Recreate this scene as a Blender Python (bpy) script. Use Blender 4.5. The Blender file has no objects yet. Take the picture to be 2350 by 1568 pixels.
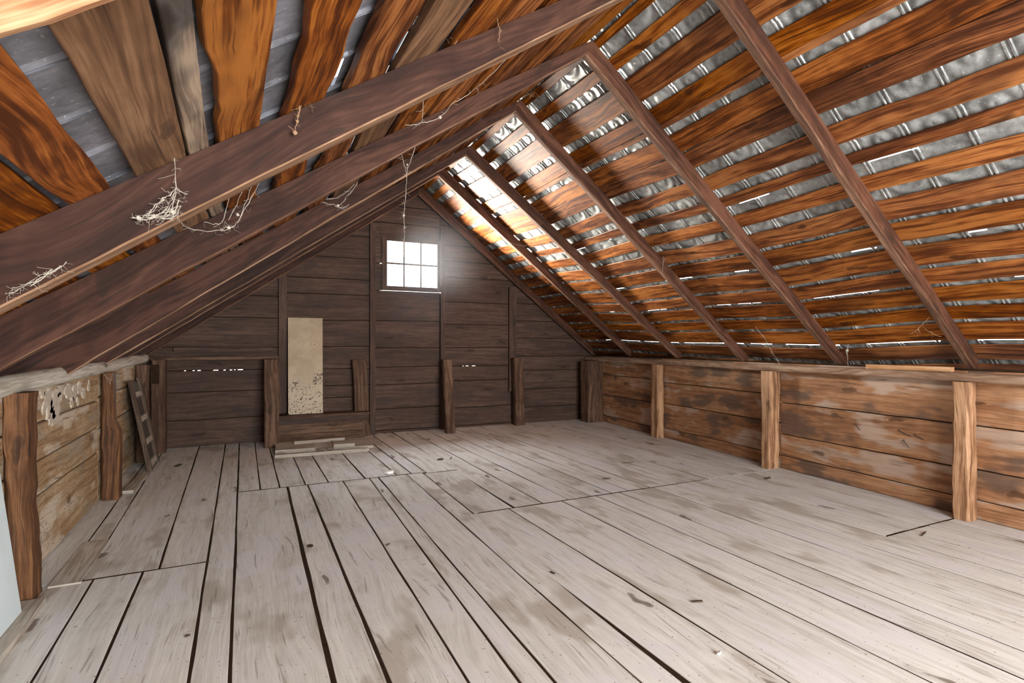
import bpy, math, random
from mathutils import Vector
V = Vector
scene = bpy.context.scene
COL = scene.collection

# ------------------------------------------------------------------ helpers
def hsh(i, s):
    x = math.sin(i * 127.1 + s * 311.7) * 43758.5453
    return x - math.floor(x)

def noise1(x, s=0.0):
    i = math.floor(x); f = x - i; f = f * f * (3 - 2 * f)
    return (hsh(i, s) * (1 - f) + hsh(i + 1, s) * f) * 2 - 1

def fbm(x, s=0.0):
    return noise1(x, s) * .6 + noise1(x * 2.3, s + 5) * .28 + noise1(x * 5.1, s + 9) * .12

def lerp(a, b, t):
    return a + (b - a) * t

class MB:
    """collects lofts, tubes and boxes for ONE mesh object"""
    def __init__(self):
        self.v = []; self.f = []; self.uv = []; self.n = 0

    def loft(self, secs, caps=True, uvo=None):
        self.n += 1
        if uvo is None:
            uvo = (hsh(self.n, len(self.v) * .01) * 60, hsh(self.n, 3.3 + len(self.v) * .01) * 30)
        k = len(secs[0]); base = len(self.v)
        for s in secs:
            self.v.extend([tuple(p) for p in s])
        per = [0.0]
        for j in range(k):
            per.append(per[-1] + (V(secs[0][(j + 1) % k]) - V(secs[0][j])).length)
        u = 0.0
        for i in range(len(secs) - 1):
            d = (V(secs[i + 1][0]) - V(secs[i][0])).length
            for j in range(k):
                a = base + i * k + j; b = base + i * k + (j + 1) % k
                self.f.append((a, b, b + k, a + k))
                self.uv.append(((uvo[0] + u, uvo[1] + per[j]), (uvo[0] + u, uvo[1] + per[j + 1]),
                                (uvo[0] + u + d, uvo[1] + per[j + 1]), (uvo[0] + u + d, uvo[1] + per[j])))
            u += d
        if caps:
            for i, rev in ((0, True), (len(secs) - 1, False)):
                idx = [base + i * k + j for j in range(k)]
                if rev: idx.reverse()
                self.f.append(tuple(idx))
                self.uv.append(tuple((uvo[0] + self.v[q][0] * .3 + self.v[q][2] * .3, uvo[1] + self.v[q][1] + self.v[q][2]) for q in idx))
        return self

    def box(self, x0, x1, y0, y1, z0, z1, axis='x', n=1):
        lo = (x0, y0, z0); hi = (x1, y1, z1); secs = []
        for i in range(n + 1):
            t = i / n
            if axis == 'x':
                x = lerp(x0, x1, t); secs.append([(x, y0, z0), (x, y1, z0), (x, y1, z1), (x, y0, z1)])
            elif axis == 'y':
                y = lerp(y0, y1, t); secs.append([(x1, y, z0), (x0, y, z0), (x0, y, z1), (x1, y, z1)])
            else:
                z = lerp(z0, z1, t); secs.append([(x0, y0, z), (x1, y0, z), (x1, y1, z), (x0, y1, z)])
        return self.loft(secs)

    def slab(self, A, B, T, ch=.004):
        """board between edge lines A and B (lists), thickness vectors T, worn arrises on the A-B face"""
        secs = []
        for a, b, t in zip(A, B, T):
            a = V(a); b = V(b); t = V(t); w = (b - a); wl = max(w.length, 1e-6); w = w / wl; c = min(ch, wl * .3); tn = t.normalized()
            secs.append([a + t, a + tn * c, a + w * c, b - w * c, b + tn * c, b + t])
        return self.loft(secs)

    def tube(self, pts, r, k=5, r1=None, seed=0, lump=0):
        pts = [V(p) for p in pts]; secs = []
        m = len(pts)
        for i, p in enumerate(pts):
            d = (pts[min(i + 1, m - 1)] - pts[max(i - 1, 0)]).normalized()
            up = V((0, 0, 1)) if abs(d.z) < .9 else V((1, 0, 0))
            s = d.cross(up).normalized(); q = s.cross(d)
            rr = lerp(r, r if r1 is None else r1, i / max(1, m - 1)) * (1 + lump * fbm(i * .7, seed))
            secs.append([p + (s * math.cos(6.2832 * j / k) + q * math.sin(6.2832 * j / k)) * rr for j in range(k)])
        return self.loft(secs)

    def poly(self, pts):
        b = len(self.v); self.v.extend([tuple(p) for p in pts]); self.f.append(tuple(range(b, b + len(pts))))
        self.uv.append(tuple((p[0] + p[1], p[2] + p[1]) for p in pts))

    def build(self, name, mat, parent=None, smooth=False):
        me = bpy.data.meshes.new(name)
        me.from_pydata(self.v, [], self.f)
        uvl = me.uv_layers.new(name='UVMap')
        flat = [c for fuv in self.uv for p in fuv for c in p]
        uvl.data.foreach_set('uv', flat)
        me.materials.append(mat)
        if smooth:
            me.polygons.foreach_set('use_smooth', [True] * len(me.polygons))
        me.validate(); me.update()
        o = bpy.data.objects.new(name, me); COL.objects.link(o)
        if parent: o.parent = parent
        return o

def recenter(o, loc):
    """put the origin of a mesh at loc without moving it"""
    loc = V(loc)
    for v in o.data.vertices: v.co -= loc
    o.location = loc
    return o

def tag(o, label, cat, group=None, kind=None):
    o['label'] = label; o['category'] = cat
    if group: o['group'] = group
    if kind: o['kind'] = kind
    return o

def struct(o):
    o['kind'] = 'structure'; return o

def empty(name, loc):
    o = bpy.data.objects.new(name, None); o.location = loc; o.empty_display_size = .05; COL.objects.link(o); return o

def child(o, parent):
    """parent a mesh modelled in world coordinates to an Empty, keeping it in place"""
    o.parent = parent
    for v in o.data.vertices: v.co -= parent.location
    return o

# ------------------------------------------------------------------ materials
def nt(name):
    m = bpy.data.materials.new(name); m.use_nodes = True
    t = m.node_tree; t.nodes.clear()
    out = t.nodes.new('ShaderNodeOutputMaterial'); b = t.nodes.new('ShaderNodeBsdfPrincipled')
    t.links.new(b.outputs[0], out.inputs[0])
    return m, t, b

def N(t, typ, **kw):
    n = t.nodes.new(typ)
    for k, v in kw.items():
        if k.startswith('i_'): n.inputs[k[2:].replace('_', ' ')].default_value = v
        else: setattr(n, k, v)
    return n

def math_(t, op, a, b=None, c=None, clamp=False):
    n = t.nodes.new('ShaderNodeMath'); n.operation = op; n.use_clamp = clamp
    for i, x in enumerate((a, b, c)):
        if x is None: continue
        if isinstance(x, (int, float)): n.inputs[i].default_value = x
        else: t.links.new(x, n.inputs[i])
    return n.outputs[0]

def mix(t, fac, a, b, blend='MIX'):
    n = t.nodes.new('ShaderNodeMix'); n.data_type = 'RGBA'; n.blend_type = blend
    for s, x in ((0, fac), (6, a), (7, b)):
        if isinstance(x, (int, float)): n.inputs[s].default_value = x
        elif isinstance(x, tuple): n.inputs[s].default_value = (*x, 1) if len(x) == 3 else x
        else: t.links.new(x, n.inputs[s])
    return n.outputs[2]

def ramp(t, fac, stops, interp='LINEAR'):
    n = t.nodes.new('ShaderNodeValToRGB'); n.color_ramp.interpolation = interp
    e = n.color_ramp.elements
    while len(e) < len(stops): e.new(.5)
    for q, (p, c) in zip(e, stops):
        q.position = p; q.color = (*c, 1) if isinstance(c, tuple) else (c, c, c, 1)
    t.links.new(fac, n.inputs[0]); return n.outputs[0]

def step(t, x, lo, hi):
    n = t.nodes.new('ShaderNodeMapRange'); n.interpolation_type = 'SMOOTHSTEP'
    n.inputs[1].default_value = lo; n.inputs[2].default_value = hi
    t.links.new(x, n.inputs[0]); return n.outputs[0]

def noise(t, vec, scale, detail=4, rough=.6, dist=0., dim='3D'):
    n = N(t, 'ShaderNodeTexNoise'); n.noise_dimensions = dim; n.inputs['Scale'].default_value = scale
    n.inputs['Detail'].default_value = detail; n.inputs['Roughness'].default_value = rough; n.inputs['Distortion'].default_value = dist
    t.links.new(vec, n.inputs['Vector']); return n.outputs['Fac']

def mapped(t, vec, sx, sy, off=(0, 0, 0)):
    n = N(t, 'ShaderNodeMapping'); n.inputs['Scale'].default_value = (sx, sy, 1); n.inputs['Location'].default_value = off
    t.links.new(vec, n.inputs['Vector']); return n.outputs[0]

def wood(name, dark, mid, light, rough=.72, knot=.85, knot_col=(.02, .012, .008), bump=.35, contrast=1.0,
         stain=None, stain_amt=.5, stain_lo=.52, speck=None, spec=.25, vary=.0, patch=None, saw=0., streak=.5, ksel=.62, ckamt=.65, spk=.66):
    m, t, b = nt(name)
    tc = N(t, 'ShaderNodeTexCoord'); oi = N(t, 'ShaderNodeObjectInfo')
    cx = N(t, 'ShaderNodeCombineXYZ')
    t.links.new(math_(t, 'MULTIPLY', oi.outputs['Random'], 37.), cx.inputs[0])
    t.links.new(math_(t, 'MULTIPLY', oi.outputs['Random'], 13.), cx.inputs[1])
    va = N(t, 'ShaderNodeVectorMath', operation='ADD')
    t.links.new(tc.outputs['UV'], va.inputs[0]); t.links.new(cx.outputs[0], va.inputs[1]); uv = va.outputs[0]
    # wavy grain: bend v by a slow noise
    wob = noise(t, mapped(t, uv, 1.1, 2.5), 1.0, 1, dim='2D')
    sep = N(t, 'ShaderNodeSeparateXYZ'); t.links.new(uv, sep.inputs[0])
    v2 = math_(t, 'ADD', sep.outputs[1], math_(t, 'MULTIPLY', wob, .10))
    cb = N(t, 'ShaderNodeCombineXYZ'); t.links.new(sep.outputs[0], cb.inputs[0]); t.links.new(v2, cb.inputs[1]); uw = cb.outputs[0]
    g1 = noise(t, mapped(t, uw, 1.3, 26), 1.0, 3, .66, dim='2D')
    g2 = noise(t, mapped(t, uw, 5., 120), 1.0, 1, .6, dim='2D')
    g3 = noise(t, mapped(t, uv, .55, 2.4), 1.0, 1, .55, dim='2D')
    g4 = noise(t, mapped(t, uv, 9., 14.), 1.0, 2, .6, dim='2D')
    f = math_(t, 'ADD', math_(t, 'MULTIPLY', g1, .40), math_(t, 'MULTIPLY', g2, .20))
    f = math_(t, 'ADD', f, math_(t, 'MULTIPLY', g3, .27))
    f = math_(t, 'ADD', f, math_(t, 'MULTIPLY', g4, .13))
    w = .115 / contrast
    col = ramp(t, f, [(.5 - w, dark), (.5, mid), (.5 + w * .8, light)])
    if stain:
        sn = noise(t, mapped(t, uv, 1.0, 2.6, (3.1, 7.7, 0)), 1.3, 3, .6, dim='2D')
        col = mix(t, math_(t, 'MULTIPLY', step(t, sn, stain_lo, stain_lo + .13), stain_amt), col, stain)
    if patch:
        col = mix(t, math_(t, 'MULTIPLY', step(t, sn, .46, .36), .75), col, patch)
    # knots
    vo = N(t, 'ShaderNodeTexVoronoi'); vo.voronoi_dimensions = '2D'; vo.inputs['Scale'].default_value = 1.0
    kv = N(t, 'ShaderNodeVectorMath', operation='MULTIPLY_ADD')
    nk = N(t, 'ShaderNodeTexNoise'); nk.inputs['Scale'].default_value = 9.; nk.inputs['Detail'].default_value = 1.; nk.noise_dimensions = '2D'
    t.links.new(uv, nk.inputs['Vector']); t.links.new(nk.outputs['Color'], kv.inputs[0]); kv.inputs[1].default_value = (.22, .26, 0)
    t.links.new(mapped(t, uw, 1.5, 4.6), kv.inputs[2]); t.links.new(kv.outputs[0], vo.inputs['Vector'])
    kc = N(t, 'ShaderNodeSeparateColor'); t.links.new(vo.outputs['Color'], kc.inputs[0])
    sel = step(t, kc.outputs[0], ksel, ksel + .04)
    kd = math_(t, 'SUBTRACT', 1., step(t, vo.outputs['Distance'], .05, .12))
    ring = math_(t, 'MULTIPLY', math_(t, 'ADD', math_(t, 'SINE', math_(t, 'MULTIPLY', vo.outputs['Distance'], 95.)), 1.), .5)
    rm = math_(t, 'MULTIPLY', math_(t, 'SUBTRACT', 1., step(t, vo.outputs['Distance'], .10, .30)), .22)
    col = mix(t, math_(t, 'MULTIPLY', math_(t, 'MULTIPLY', ring, rm), sel), col, knot_col)
    col = mix(t, math_(t, 'MULTIPLY', math_(t, 'MULTIPLY', kd, sel), knot), col, knot_col)
    # checks and small dark flecks along the grain
    ck = noise(t, mapped(t, uw, 2.2, 55., (5.5, 1.5, 0)), 1.0, 2, .55, dim='2D')
    col = mix(t, math_(t, 'MULTIPLY', step(t, ck, .67, .74), ckamt), col, knot_col)
    if streak:
        col = mix(t, math_(t, 'MULTIPLY', step(t, g1, .50, .36), streak), col, dark)
    if speck:
        sv = noise(t, mapped(t, uv, 60, 60), 1.0, 1, .5, dim='2D')
        col = mix(t, math_(t, 'MULTIPLY', step(t, sv, spk, spk + .06), .8), col, speck)
    if vary:
        hv = N(t, 'ShaderNodeHueSaturation'); t.links.new(col, hv.inputs['Color'])
        t.links.new(math_(t, 'ADD', 1 - vary, math_(t, 'MULTIPLY', oi.outputs['Random'], 2 * vary)), hv.inputs['Value'])
        r2 = math_(t, 'FRACT', math_(t, 'MULTIPLY', oi.outputs['Random'], 7.31))
        t.links.new(math_(t, 'ADD', 1 - vary * .6, math_(t, 'MULTIPLY', r2, vary * .8)), hv.inputs['Saturation'])
        col = hv.outputs[0]
    t.links.new(col, b.inputs['Base Color'])
    b.inputs['Roughness'].default_value = rough
    b.inputs['Specular IOR Level'].default_value = spec
    h = math_(t, 'ADD', math_(t, 'MULTIPLY', g1, .7), math_(t, 'MULTIPLY', g2, .35))
    if saw:
        sw = N(t, 'ShaderNodeTexWave'); sw.inputs['Scale'].default_value = 28; sw.inputs['Distortion'].default_value = 2.0
        t.links.new(uv, sw.inputs['Vector']); h = math_(t, 'ADD', h, math_(t, 'MULTIPLY', sw.outputs['Fac'], saw))
    bp = N(t, 'ShaderNodeBump'); bp.inputs['Strength'].default_value = bump; bp.inputs['Distance'].default_value = .006
    t.links.new(h, bp.inputs['Height']); t.links.new(bp.outputs[0], b.inputs['Normal'])
    return m

def plain(name, col, rough=.8, spec=.2, var=.25, scale=30):
    m, t, b = nt(name)
    tc = N(t, 'ShaderNodeTexCoord')
    n = noise(t, tc.outputs['Object'], scale, 5, .65)
    c = ramp(t, n, [(.3, tuple(x * (1 - var) for x in col)), (.7, tuple(min(1, x * (1 + var)) for x in col))])
    t.links.new(c, b.inputs['Base Color']); b.inputs['Roughness'].default_value = rough
    b.inputs['Specular IOR Level'].default_value = spec
    return m

M = {}
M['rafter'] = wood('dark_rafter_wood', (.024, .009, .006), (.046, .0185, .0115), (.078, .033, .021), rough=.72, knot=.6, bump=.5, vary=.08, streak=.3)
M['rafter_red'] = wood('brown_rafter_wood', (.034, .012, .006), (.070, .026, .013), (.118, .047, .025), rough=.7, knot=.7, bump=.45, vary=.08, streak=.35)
M['edge_raw_lit'] = wood('raw_lit_edge', (.15, .080, .045), (.27, .155, .090), (.40, .26, .17), rough=.85, knot=.3, bump=.6, streak=.4)  # raw wood; on the far rafters it paints window light on undersides
M['edge_brown'] = wood('lighter_brown_edge', (.075, .036, .022), (.135, .066, .038), (.23, .13, .085), rough=.8, knot=.3, bump=.6, streak=.4)  # lighter brown for rafter undersides and their near arris
M['near_rafter'] = wood('lit_waney_wood', (.25, .11, .05), (.46, .22, .11), (.62, .38, .22), rough=.75, knot=.4, knot_col=(.10, .04, .02), bump=.5)  # strong light near the camera is put into this paler colour
M['board'] = wood('sheathing_wood', (.056, .0135, .002), (.205, .056, .006), (.36, .125, .020), rough=.5, knot=.75, knot_col=(.035, .012, .004), bump=.3, vary=.16, stain=(.085, .026, .007), stain_amt=.55, spec=.14, streak=.6)
M['board_gray'] = wood('weathered_sheathing_wood', (.07, .05, .038), (.19, .135, .095), (.33, .25, .18), rough=.7, stain=(.03, .03, .034), stain_amt=.85, stain_lo=.5)
M['board_dull'] = wood('dull_sheathing_wood', (.075, .036, .018), (.155, .080, .040), (.235, .130, .070), rough=.7, knot=.5, stain=(.06, .035, .02), stain_amt=.4, contrast=.8)
M['floor'] = wood('floor_wood', (.47, .45, .41), (.64, .64, .61), (.75, .755, .725), rough=.85, knot=.8, knot_col=(.13, .095, .065), bump=.4, contrast=.55, stain=(.36, .32, .265), stain_amt=.65, stain_lo=.56, spec=.1, streak=.12, ksel=.80, ckamt=.45, spk=.755, speck=(.22, .18, .14), patch=(.68, .68, .70))
M['subfloor'] = plain('subfloor_dirt', (.035, .022, .014), .95, .05)
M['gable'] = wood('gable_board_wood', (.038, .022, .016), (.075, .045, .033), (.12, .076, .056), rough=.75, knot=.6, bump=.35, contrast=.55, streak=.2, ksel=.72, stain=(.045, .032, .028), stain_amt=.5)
M['gable_post'] = wood('gable_post_wood', (.050, .025, .015), (.098, .053, .032), (.165, .10, .063), rough=.75, knot=.6, bump=.5)
M['right_wall'] = wood('knee_wall_wood', (.17, .080, .038), (.32, .158, .076), (.45, .26, .145), rough=.65, knot=.75, knot_col=(.06, .03, .015), bump=.3, contrast=.72, stain=(.10, .072, .058), stain_amt=.8, stain_lo=.53, patch=(.46, .36, .29), saw=.08, streak=.22)
M['right_post'] = wood('knee_post_wood', (.13, .062, .030), (.29, .150, .075), (.43, .26, .15), rough=.7, knot=.6, bump=.5)
M['left_wall'] = wood('left_wall_wood', (.19, .105, .05), (.36, .235, .125), (.47, .36, .23), rough=.75, knot=.7, knot_col=(.08, .045, .02), bump=.4, contrast=.75, streak=.25, stain=(.30, .27, .21), stain_amt=.6, patch=(.60, .53, .43), speck=(.12, .085, .06))
M['left_post'] = wood('hewn_post_wood', (.050, .021, .009), (.115, .050, .020), (.20, .095, .042), rough=.65, knot=.6, bump=.5, stain=(.05, .025, .015), stain_amt=.5)
M['log'] = wood('whitewashed_log', (.36, .33, .27), (.60, .57, .50), (.72, .70, .64), rough=.85, knot=.8, knot_col=(.08, .06, .04), bump=.6, contrast=.8)
M['plate'] = wood('plate_timber', (.16, .09, .055), (.29, .19, .13), (.40, .29, .21), rough=.8, knot=.4, bump=.3)
M['batten'] = wood('pale_batten', (.34, .17, .07), (.48, .27, .13), (.58, .37, .21), rough=.65, knot=.3, bump=.2)
M['gray_plank'] = wood('dusty_plank', (.28, .24, .19), (.43, .39, .33), (.54, .50, .45), rough=.85, knot=.4, knot_col=(.14, .10, .07), bump=.3, contrast=.8)
M['dark_wood'] = wood('dark_sash_wood', (.055, .034, .022), (.10, .065, .045), (.16, .115, .085), rough=.75, knot=.2, bump=.3)
M['web'] = plain('cobweb_silk', (.44, .40, .34), .95, .05, .2, 60)
M['web_brown'] = plain('dusty_cobweb_silk', (.34, .22, .13), .95, .05, .3, 60)
M['paper'] = plain('paper', (.85, .85, .83), .9, .1, .05)
M['whitewash'] = plain('old_whitewash', (.50, .44, .36), .9, .05, .2, 25)
M['chip'] = plain('dark_chip', (.07, .05, .035), .9, .1)
M['nail'] = plain('rusty_nail', (.06, .045, .04), .6, .4)
M['screen'] = plain('dusty_screen', (.075, .065, .055), .8, .2, .3, 15)
M['white_sheet'] = plain('pale_blue_sheet', (.66, .78, .82), .35, .4, .04, 6)

def metal(name='galvanised_tiles', k=1., blue=1., ring=.5):
    m, t, b = nt(name)
    tc = N(t, 'ShaderNodeTexCoord')
    n1 = noise(t, mapped(t, tc.outputs['UV'], 3, 3), 1., 3, .6, dim='2D'); n2 = noise(t, mapped(t, tc.outputs['UV'], 40, 25), 1., 3, .6)
    f = math_(t, 'ADD', math_(t, 'MULTIPLY', n1, .6), math_(t, 'MULTIPLY', n2, .4))
    c = ramp(t, f, [(.36, (.17 * k, .175 * k, .17 * k * blue)), (.52, (.30 * k, .31 * k, .305 * k * blue)), (.66, (.46 * k, .475 * k, .475 * k * blue))])
    wn = noise(t, mapped(t, tc.outputs['UV'], 90, 60), 1., 1, .5, dim='2D')
    c = mix(t, math_(t, 'MULTIPLY', step(t, wn, .72, .76), .35), c, (.75, .77, .77))
    t.links.new(c, b.inputs['Base Color']); b.inputs['Metallic'].default_value = .3; b.inputs['Roughness'].default_value = .36
    # pressed fan pattern of the tiles: rings around the middle of each tile
    vo = N(t, 'ShaderNodeTexVoronoi'); vo.voronoi_dimensions = '2D'; vo.inputs['Randomness'].default_value = 0.; vo.inputs['Scale'].default_value = 1.
    t.links.new(mapped(t, tc.outputs['UV'], 1 / .262, 1 / .30), vo.inputs['Vector'])
    r = math_(t, 'SINE', math_(t, 'MULTIPLY', vo.outputs['Distance'], 22.))
    h = math_(t, 'ADD', math_(t, 'MULTIPLY', r, ring), math_(t, 'MULTIPLY', n1, .5))
    bp = N(t, 'ShaderNodeBump'); bp.inputs['Strength'].default_value = .6; bp.inputs['Distance'].default_value = .012
    t.links.new(h, bp.inputs['Height']); t.links.new(bp.outputs[0], b.inputs['Normal'])
    return m
M['metal'] = metal(); M['metal_flat'] = metal('galvanised_panels', .80, 1.16, 0.)

def speckled():
    m, t, b = nt('mildewed_panel')
    tc = N(t, 'ShaderNodeTexCoord'); sp = N(t, 'ShaderNodeSeparateXYZ'); t.links.new(tc.outputs['Object'], sp.inputs[0])
    base = ramp(t, noise(t, tc.outputs['Object'], 4, 5), [(.3, (.36, .275, .18)), (.7, (.48, .39, .275))])
    low = step(t, sp.outputs[2], .75, .0)
    sx = N(t, 'ShaderNodeMapRange'); 
    low = math_(t, 'SUBTRACT', 1., step(t, sp.outputs[2], .15, .62))
    n = noise(t, tc.outputs['Object'], 48, 3, .6)
    n2 = noise(t, tc.outputs['Object'], 5.5, 3, .6)
    blob = math_(t, 'MULTIPLY', step(t, n2, .5, .62), math_(t, 'MULTIPLY', step(t, sp.outputs[2], .22, .34), math_(t, 'SUBTRACT', 1., step(t, sp.outputs[2], .48, .62))))
    thr = math_(t, 'ADD', math_(t, 'MULTIPLY', low, .11), math_(t, 'MULTIPLY', blob, .12))
    k = step(t, math_(t, 'ADD', n, thr), .66, .71)
    pale = mix(t, math_(t, 'MULTIPLY', low, .5), base, (.62, .53, .41))
    c = mix(t, math_(t, 'MULTIPLY', k, .9), pale, (.05, .038, .03))
    t.links.new(c, b.inputs['Base Color']); b.inputs['Roughness'].default_value = .7
    return m
M['panel'] = speckled()

def glass():
    m, t, b = nt('dusty_window_glass')
    t.nodes.remove(b)
    out = [n for n in t.nodes if n.type == 'OUTPUT_MATERIAL'][0]
    tr = N(t, 'ShaderNodeBsdfTransparent'); tr.inputs[0].default_value = (.93, .94, .95, 1)
    gl = N(t, 'ShaderNodeBsdfGlossy'); gl.inputs['Roughness'].default_value = .06
    ms = N(t, 'ShaderNodeMixShader'); ms.inputs[0].default_value = .06
    t.links.new(tr.outputs[0], ms.inputs[1]); t.links.new(gl.outputs[0], ms.inputs[2]); t.links.new(ms.outputs[0], out.inputs[0])
    return m
M['glass'] = glass()

# ------------------------------------------------------------------ geometry of the roof
# frames from the near end to the gable: Y, right underside line (x,z ridge; x,z foot), left foot (x,z)
FR = [(-2.60, (2.03, 3.12), (4.62, 1.06), (-.93, 1.05)),
      (-1.15, (2.03, 3.12), (4.62, 1.06), (-.93, 1.06)),
      (-.05, (2.03, 3.12), (4.62, 1.06), (-.93, 1.06)),
      (1.00, (2.03, 3.12), (4.63, 1.06), (-.93, 1.06)),
      (2.08, (2.03, 3.13), (4.645, 1.06), (-.96, 1.075)),
      (3.06, (2.03, 3.116), (4.704, 1.019), (-.932, 1.081)),
      (4.15, (2.055, 3.164), (4.744, 1.037), (-.857, 1.082)),
      (5.28, (2.055, 3.148), (4.877, 1.051), (-.952, 1.048)),
      (6.30, (2.10, 3.232), (4.897, 1.088), (-.966, 1.087)),
      (7.343, (2.16, 3.27), (4.964, 1.102), (-.93, 1.10))]
DR = (.115, .170)     # vertical depth of a right rafter, ridge / foot
DL = (.135, .235)

def frame_at(Y):
    for a, b in zip(FR, FR[1:]):
        if Y <= b[0] or b is FR[-1]:
            t = (Y - a[0]) / (b[0] - a[0]); break
    mx = lambda p, q: (lerp(p[0], q[0], t), lerp(p[1], q[1], t))
    return mx(a[1], b[1]), mx(a[2], b[2]), mx(a[3], b[3])

def RT(Y, t, h=0.):
    """top of the rafters on the slope with the squared plate; t 0 ridge .. 1 foot (x about 4.76)"""
    r, f, l = frame_at(Y)
    rx, rz = 2.08 + (r[0] - 2.03), r[1] + .112
    fx, fz = f[0] + .06, f[1] - .047 + DR[1] - .062
    n = V((-(fz - rz), 0, fx - rx)).normalized()
    return V((lerp(rx, fx, t), Y, lerp(rz, fz, t))) + n * h

def LT(Y, t, h=0.):
    r, f, l = frame_at(Y)
    rx, rz = 2.08 + (r[0] - 2.03), r[1] + .112
    fx, fz = l[0] - .068, l[1] - .047 + DL[1] - .005
    n = V(((fz - rz), 0, -(fx - rx))).normalized()
    return V((lerp(rx, fx, t), Y, lerp(rz, fz, t))) + n * h

# ------------------------------------------------------------------ rafters
TH = .054
def rafter(k, side):
    Y, r, fR, fL = FR[k]
    mb = MB(); n = 56; sd = k * 7 + (0 if side == 'R' else 100)
    secs = []
    for i in range(n + 1):
        s = i / n
        f = fR if side == 'R' else fL
        x = lerp(r[0] + .003, f[0], s * 1.03) if side == 'R' else lerp(r[0], f[0], s * 1.14)
        z = r[1] + (f[1] - r[1]) * (x - r[0]) / (f[0] - r[0])
        T = RT if side == 'R' else LT
        t0 = T(Y, 0); t1 = T(Y, 1)
        q = (x - t0.x) / (t1.x - t0.x)
        ztop = (lerp(t0.z, t1.z, q) if q >= 0 else t0.z + q * abs(t1.x - t0.x) * .64) - .001
        wn = .004 * fbm(s * 9, sd) + .003 * fbm(s * 34, sd + 3)
        w1 = .006 + .010 * max(0, fbm(s * 7, sd + 11)) ; w2 = .006 + .008 * max(0, fbm(s * 8, sd + 17))
        Yf, th = (Y + .045, .088) if side == 'L' and k == 4 else (Y, TH + .006 if side == 'L' else TH)
        yn = Yf - th + .003 * fbm(s * 6, sd + 23); yf = Yf + .002 * fbm(s * 5, sd + 29)
        zb = z + wn
        secs.append([V((x, yf, ztop)), V((x, yf, zb + w2)), V((x, yf - w2, zb)),
                     V((x, yn + w1, zb)), V((x, yn, zb + w1)), V((x, yn, ztop))])
    mb.loft(secs)
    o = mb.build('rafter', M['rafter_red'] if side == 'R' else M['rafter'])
    o.data.materials.append(M['edge_raw_lit'] if side == 'L' and k != 5 else M['edge_brown'])  # pale strip on the far left rafters is painted window light
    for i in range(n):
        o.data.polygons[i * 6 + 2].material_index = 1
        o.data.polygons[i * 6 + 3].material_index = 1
    return o

ordinal = ['', 'first', 'second', 'third', 'fourth', 'fifth', 'sixth', 'seventh', 'eighth', 'ninth', 'tenth', 'eleventh',
           'twelfth', 'thirteenth', 'fourteenth', 'fifteenth', 'sixteenth', 'seventeenth', 'eighteenth', 'nineteenth', 'twentieth']
R_LABEL = {4: 'brown rafter nearest the camera, its foot beside the pale batten on the plate',
           5: 'brown rafter second from the camera on the slope of striped sunlit boards',
           6: 'brown rafter third from the camera on the slope of striped sunlit boards',
           7: 'brown rafter fourth from the camera on the slope of striped sunlit boards',
           8: 'thin brown rafter one bay before the gable, against bright orange boards',
           9: 'dark end rafter lying against the gable wall above the lone stud'}
L_LABEL = {4: 'broad dark rafter with white cobweb clump on its face',
           5: 'dark rafter the hanging cobweb string is tied to',
           6: 'third dark rafter from the camera, above the whitewashed log',
           7: 'fourth dark rafter from the camera, above the whitewashed log',
           8: 'fifth dark rafter from the camera, above the whitewashed log',
           9: 'dark end rafter against the gable above the dark horizontal rail'}
for k in range(4, 10):
    o = rafter(k, 'R')
    tag(recenter(o, (FR[k][2][0], FR[k][0], FR[k][2][1])), R_LABEL[k], 'rafter', 'rafters over the squared timber plate')
for k in range(4, 10):
    o = rafter(k, 'L')
    tag(recenter(o, (FR[k][3][0], FR[k][0], FR[k][3][1])), L_LABEL[k], 'rafter', 'rafters over the whitewashed log plate')

# near waney rafter in the corner of the view
mb = MB(); secs = []
for i in range(71):
    s = i / 70
    x = lerp(2.04, -.98, s); z = 1.70 + (x + .17) * .655
    lt0 = LT(.95, 0); lt1 = LT(.95, 1); q = (x - lt0.x) / (lt1.x - lt0.x); zt = lerp(lt0.z, lt1.z, q)
    w = .012 * fbm(s * 13, 2.2) + .006 * fbm(s * 41, 4.2)
    e = .02 + .012 * fbm(s * 9, 8.)
    secs.append([V((x, 1.00, zt)), V((x, 1.0, z + .05)), V((x, .985, z + .012 + w)), V((x, .955, z + w)), V((x, .93, z + w + e)), V((x, .925, z + .06)), V((x, .925, zt))])
mb.loft(secs)
o = mb.build('rafter', M['near_rafter'])
tag(recenter(o, (-.95, .96, 1.1)), 'pale orange rafter with wavy bark edge, closest to the camera', 'rafter', 'rafters over the whitewashed log plate')

# ------------------------------------------------------------------ roof boards
def roof_board(T, t0, t1, y0, y1, seed, mat, thick=.010, wane=.0):
    mb = MB(); A = []; B = []; TT = []
    n = int((y1 - y0) / .08)
    for i in range(n + 1):
        y = lerp(y0, y1, i / n)
        e0 = .0012 * fbm(y * 2.1, seed) + wane * max(0, fbm(y * 2.7, seed + 4)) * .010
        e1 = .0012 * fbm(y * 1.9, seed + 50) - wane * max(0, fbm(y * 3.1, seed + 8)) * .010
        h = .001 + .0015 * (1 + fbm(y * 1.1, seed + 2)) * .5
        a = T(y, t0 + e0, h); b = T(y, t1 + e1, h); nn = (T(y, t0, 1) - T(y, t0, 0))
        A.append(a); B.append(b); TT.append(nn * thick)
    if T is LT:
        A, B = B, A
    mb.slab(A, B, TT, .003)
    return mb.build('roof_board', mat)

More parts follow.
